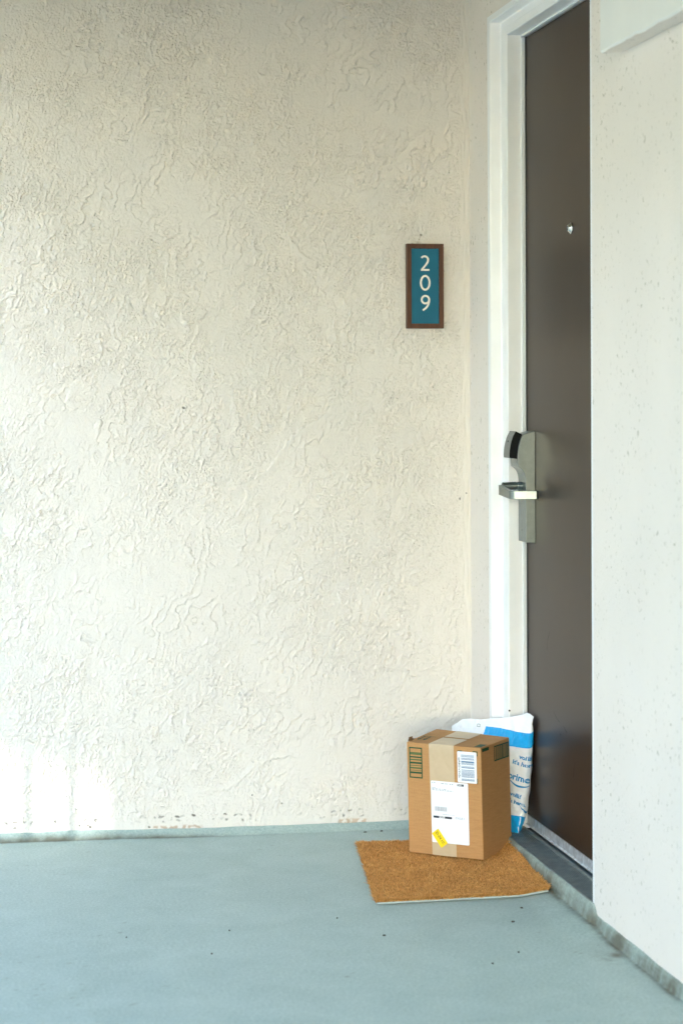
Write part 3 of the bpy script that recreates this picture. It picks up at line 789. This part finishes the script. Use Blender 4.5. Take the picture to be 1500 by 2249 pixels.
# barcode label, upper right
bm = bmesh.new(); poly(bm, front(0.0018), rrect(0.1412, 0.1940, 0.1880, 0.2655, 0.003))
bl = obj("barcode_label", bm, M_LABEL, cb)
bm = bmesh.new(); f = front(0.0021)
add_text(bm, "spRBG1vYn2n", 0.0068, f, R(-90), (0.1443, 0.2250), width=0.0500, bold=0.0001)
obj("lettering", bm, M_INK, bl); bm = bmesh.new()
for (z, h_) in ((0.2525, 0.0012), (0.2455, 0.0010), (0.2395, 0.0026), (0.2245, 0.0016), (0.2192, 0.0014), (0.2018, 0.0011), (0.1935, 0.0010)): rect(bm, f, 0.1521, 0.1875, z, z + h_)
obj("barcode_print", bm, M_BLUEINK, bl)
bm = bmesh.new()
r_ = random.Random(9)
for (z0, z1) in ((0.2548, 0.2575), (0.2470, 0.2500), (0.2330, 0.2390), (0.2265, 0.2300), (0.2090, 0.2180), (0.2035, 0.2085), (0.1945, 0.1980)):
    z = z0
    while z < z1:
        rect(bm, f, 0.1521, 0.1875, z, z + 0.0006); z += r_.uniform(0.0010, 0.0014)
obj("fine_barcode_print", bm, M_BLUEINK, bl)

# yellow sticker
ycx, ycy = 0.0880, 0.0440; ya_ = R(-53.5)
ex = (math.cos(ya_), math.sin(ya_)); ey = (-ex[1], ex[0])
def yst(off): return lambda a, b: bp(ycx + ex[0] * a + ey[0] * b, -off, ycy + ex[1] * a + ey[1] * b)
bm = bmesh.new(); poly(bm, yst(0.0024), rrect(-0.0215, 0.0215, -0.0113, 0.0113, 0.0015))
ys_ = obj("yellow_sticker", bm, M_YELLOW, cb)
bm = bmesh.new()
add_text(bm, "D-24.1C", 0.0095, yst(0.0027), 0, (0.0, -0.0015), width=0.0340, bold=0.0001)
obj("sticker_print", bm, M_YINK, ys_)

# ------------------------------------------------------------------ poly mailer bag behind the box
EB = np.array([0.455, -0.890, 0.0]); NB_ = np.array([0.890, 0.455, 0.0]); GO = np.array([-0.075, -0.130, 0.0])
def bag_zb(s): return 0.024 + 0.016 * np.clip((s - 0.250) / 0.04, 0, 1)
def bag_zt(s):
    xs = np.array([-0.035, -0.027, 0.0, 0.025, 0.06, 0.10, 0.16, 0.215, 0.262, 0.285, 0.300, 0.315])
    zs = np.array([0.264, 0.284, 0.297, 0.309, 0.315, 0.317, 0.328, 0.336, 0.347, 0.356, 0.354, 0.345])
    return np.interp(s, xs, zs)
def bag_right(v): return np.interp(v, [0, 0.05, 0.15, 0.43, 0.67, 0.85, 1.0], [0.258, 0.270, 0.279, 0.288, 0.294, 0.302, 0.309])
def bag_left(v): return np.interp(v, [0, 0.3, 0.8, 1.0], [0.010, 0.0, -0.018, -0.027])
def bag_th(v): return np.interp(v, [0, 0.08, 0.25, 0.6, 0.82, 0.93, 1.0], [0.004, 0.020, 0.026, 0.022, 0.012, 0.004, 0.0015])
def wrinkle(s, z):
    return 0.0030 * fbm(s * 14 + 2, z * 7, 81, 3) + 0.0040 * fbm((s + z * 0.6) * 34, (z - s * 0.4) * 12, 82, 2) + 0.0018 * fbm(s * 80, z * 55, 83, 2)
def bag_front(s, v, off=0.0):
    s = np.asarray(s, float); v = np.asarray(v, float)
    L, Rt = bag_left(v), bag_right(v)
    q = np.clip((s - L) / (Rt - L), 0, 1)
    z = bag_zb(s) + v * (bag_zt(s) - bag_zb(s))
    bul = 0.020 * np.sin(np.pi * q) ** 0.7 * np.sin(np.pi * np.clip(v * 0.92 + 0.05, 0, 1)) ** 0.8
    # fold where the white flap turns
    fl = 0.010 * np.clip((0.115 - s) / 0.14, 0, 1) * v
    o = -bul + fl + wrinkle(s, z) + 0.030 * (v - 1.0) * 0.6 - off
    P = GO + EB * s[..., None] + NB_ * o[..., None]; P[..., 2] = z
    return P
def bag_gus(g, v, off=0.0):
    """g 0..1 from the front edge back along the side"""
    g = np.asarray(g, float); v = np.asarray(v, float); Rt = bag_right(v)
    F0 = bag_front(Rt, v)
    z = F0[..., 2]
    out = 0.004 * np.sin(np.pi * g) * np.sin(np.pi * v) + 0.002 * fbm(g * 3, z * 30, 85, 2) * np.sin(np.pi * g) + off
    P = F0 + NB_ * (bag_th(v) * g)[..., None] + EB * (out - 0.010 * g * (1 - v))[..., None]
    return P
bg_ = empty("mailer_bag", tuple(GO + EB * 0.15 + NB_ * 0.0 + np.array([0, 0, 0.045])), "crumpled white and blue plastic mailer bag propped behind the box", "mailer bag")
NV = 120
vv = np.linspace(0, 1, NV)
ns, ng = 110, 10
q = np.linspace(0, 1, ns)
VV, QQ = np.meshgrid(vv, q, indexing='ij')
SS = bag_left(VV) + QQ * (bag_right(VV) - bag_left(VV))
Pf = bag_front(SS, VV)
VG, GG = np.meshgrid(vv, np.linspace(0, 1, ng)[1:], indexing='ij')
Pg = bag_gus(GG, VG)
# back panel returns to the left edge
qb = np.linspace(0, 1, 30)[1:]
VB, QB = np.meshgrid(vv, qb, indexing='ij')
back0 = Pg[:, -1:, :]; back1 = Pf[:, :1, :]
Pb = back0 * (1 - QB[..., None]) + back1 * QB[..., None]
Pb = Pb + NB_ * (0.004 * np.sin(np.pi * QB) * np.sin(np.pi * VB))[..., None]
Pall = np.concatenate([Pf, Pg, Pb], 1)
Pall[..., 0] = np.minimum(Pall[..., 0], 0.0700)
film_o = grid_obj("poly_film", Pall, M_FILM, parent=bg_)
def zv(s, z): return np.clip((z - bag_zb(s)) / (bag_zt(s) - bag_zb(s)), 0, 1)
def patch(name, s0, s1, zlo, zhi, mat, n=60, m=14, off=0.0008, gus=True):
    """print laid on the front, wrapping the right side"""
    rows = []
    for j in range(m + 1):
        row = []
        t_ = j / m
        for i in range(n + 1):
            s = s0(t_) + (s1 - s0(t_)) * i / n
            z = zlo(s) + (zhi(s) - zlo(s)) * t_
            v = float(zv(s, z)); Rt = float(bag_right(v))
            if s <= Rt: row.append(bag_front(np.array(s), np.array(v), off))
            else: row.append(bag_gus(np.array(min((s - Rt) / 0.02, 1.0)), np.array(v), off))
        rows.append(row)
    P = np.array(rows); P[..., 0] = np.minimum(P[..., 0], 0.0703)
    return grid_obj(name, P, mat, parent=bg_)
patch("printed_band", lambda t: 0.128 + 0.008 * t, 0.325, lambda s: 0.266, lambda s: 0.3055 + 0.001 * np.sin(s * 40), M_FILMB)
patch("printed_band", lambda t: 0.0, 0.300, lambda s: float(bag_zb(s)) + 0.0006, lambda s: 0.0925, M_FILMB)
def bagmap(off):
    def fn(s, z):
        v = float(zv(s, z)); Rt = float(bag_right(v))
        P = bag_front(np.array(s), np.array(v), off) if s <= Rt else bag_gus(np.array(min((s - Rt) / 0.02, 1.0)), np.array(v), off)
        P[0] = min(P[0], 0.0706); return tuple(P)
    return fn
bmf = bagmap(0.0010)
for (txt, size, s0_, z0_, wd, bld) in (("voil\u00e0!", 0.0150, 0.2700, 0.2385, 0.0400, .0005), ("It's here.", 0.0150, 0.2500, 0.2245, 0.0640, .0005), ("prime", 0.0240, 0.2385, 0.1865, 0.0600, .0007), ("voil\u00e0!", 0.0140, 0.2440, 0.1425, 0.0360, .0005), ("It's here.", 0.0140, 0.2330, 0.1265, 0.0560, .0005)):
    bm = bmesh.new(); add_text(bm, txt, size, bmf, R(-10), (s0_, z0_), align='LEFT', bold=bld, width=wd)
    obj("lettering", bm, M_BAGINK, bg_)
def smile(cx_, cz_, w_, dep):
    bm = bmesh.new()
    n = 22; L = []; U = []
    for k in range(n + 1):
        t_ = k / n; s = cx_ - w_ / 2 + w_ * t_
        c0 = cz_ - dep * (1 - (2 * t_ - 1.15) ** 2 * 0.8) - 0.18 * (s - cx_); th_ = 0.0022 * math.sin(math.pi * min(1, t_ * 0.93 + 0.05)) + 0.0004
        L.append(bm.verts.new(bmf(s, c0 - th_))); U.append(bm.verts.new(bmf(s, c0 + th_)))
    for k in range(n): bm.faces.new((L[k], L[k + 1], U[k + 1], U[k]))
    obj("smile_print", bm, M_BAGINK, bg_)
smile(0.268, 0.1800, 0.060, 0.0120)
smile(0.290, 0.1140, 0.030, 0.010)
bm = bmesh.new()
for (sa, sb_, za, zb_) in ((0.0970, 0.1090, 0.2990, 0.3005), (0.0970, 0.1090, 0.3050, 0.3065), (0.0970, 0.0985, 0.3005, 0.3050), (0.1065, 0.1090, 0.3005, 0.3050)):
    quad(bm, bmf, sa, sb_, za, zb_, 4, 1)
obj("bag_small_print", bm, M_BAGGREY, bg_)

# ------------------------------------------------------------------ bits of leaf and grit on the floor
FL = [(-0.4725, -1.185, .010, .0032, 20), (-0.1700, -1.115, .010, .005, 10), (-0.8560, -1.2750, .0055, .0022, 15), (-0.7950, -1.0800, .005, .0025, 10), (-0.2250, -1.3800, .006, .003, 5), (-0.1170, -0.9900, .006, .0045, 70), (-0.3050, -0.060, .011, .002, 0), (-0.2600, -0.055, .009, .002, 5), (-0.300, -1.46, .006, .003, 20), (-0.545, -1.01, .005, .0022, 30), (-1.02, -1.10, .004, .002, 20)]
for k, (x, y, a, b, an) in enumerate(FL):
    a *= 0.72; b *= 0.8
    bm = bmesh.new(); ca, sa = math.cos(R(an)), math.sin(R(an))
    pts = [(math.cos(i / 9 * 2 * math.pi) * a * random.uniform(.6, 1.1) * .7, math.sin(i / 9 * 2 * math.pi) * b * random.uniform(.6, 1.2)) for i in range(9)]
    vb = [bm.verts.new((x + p * ca - q_ * sa, y + p * sa + q_ * ca, 0.0012)) for p, q_ in pts]
    vt = [bm.verts.new((x + (p * ca - q_ * sa) * .75, y + (p * sa + q_ * ca) * .75, 0.0032 + random.uniform(0, .001))) for p, q_ in pts]
    bm.faces.new(vt); bm.faces.new(list(reversed(vb)))
    for i in range(9): bm.faces.new((vb[i], vb[(i + 1) % 9], vt[(i + 1) % 9], vt[i]))
    tag(obj("leaf_fragment", bm, M_FLECK), "tiny dark dry fragment on the blue grey floor", "debris", "dark fragments on the floor")

# ------------------------------------------------------------------ the open side of the walkway, left of the frame
rl = empty("guard_railing", (-2.375, -0.9, 0.0), "painted steel guard railing with square bars along the open walkway edge", "railing")
bm = bmesh.new(); add_box(bm, -2.40, -2.35, -6.0, -0.004, 1.02, 1.06); obj("top_rail", bm, M_RAIL, rl)
k = -2.765
while k < -0.05:
    bm = bmesh.new(); add_box(bm, -2.382, -2.368, k - 0.009, k + 0.009, -0.005, 1.021); obj("baluster", bm, M_RAIL, rl); k += 0.143
# unseen wall added to block the sun, with a hole for the patch
nb = empty("sun_blocker", (-8.2, -9, -2.9), "unseen tan wall added far to the left to block the low sun", "blocker")
bm = bmesh.new()
WX, WY0, WTOP = -8.0, -24.0, 4.4
tt = (-0.890 - WX) / ux                              # where the light of the patch crosses the added wall
HY0 = -tt * uy
rise = math.tan(SUN_EL) * hl / ux
HY1, HZ0, HZ1 = HY0 + 1.0, 0.02 + rise * (-1.26 - WX), 0.27 + rise * (-1.26 - WX)
WTALL = 7.0                                          # extra height added to hide the sky glow around the sun
add_box(bm, WX - 0.1, WX, WY0, HY0, -2.9, WTALL); add_box(bm, WX - 0.1, WX, HY1, -4.2, -2.9, WTALL)
add_box(bm, WX - 0.1, WX, -4.2, 14, -2.9, WTOP)
add_box(bm, WX - 0.1, WX, HY0, HY1, -2.9, HZ0); add_box(bm, WX - 0.1, WX, HY0, HY1, HZ1, WTALL)
obj("sun_blocker_wall", bm, plain("tan_sun_blocker", (0.66, 0.585, 0.46), 0.85, 0, 0.2, 0.05, 3), nb)
bm = bmesh.new()
k = HZ0
while k < HZ1:                                       # slats added to let only part of the sun through the hole
    add_box(bm, WX - 0.055, WX - 0.050, HY0, HY1, k, k + 0.0250); k += 0.030
obj("sun_dimming_slats", bm, M_RAIL, nb)
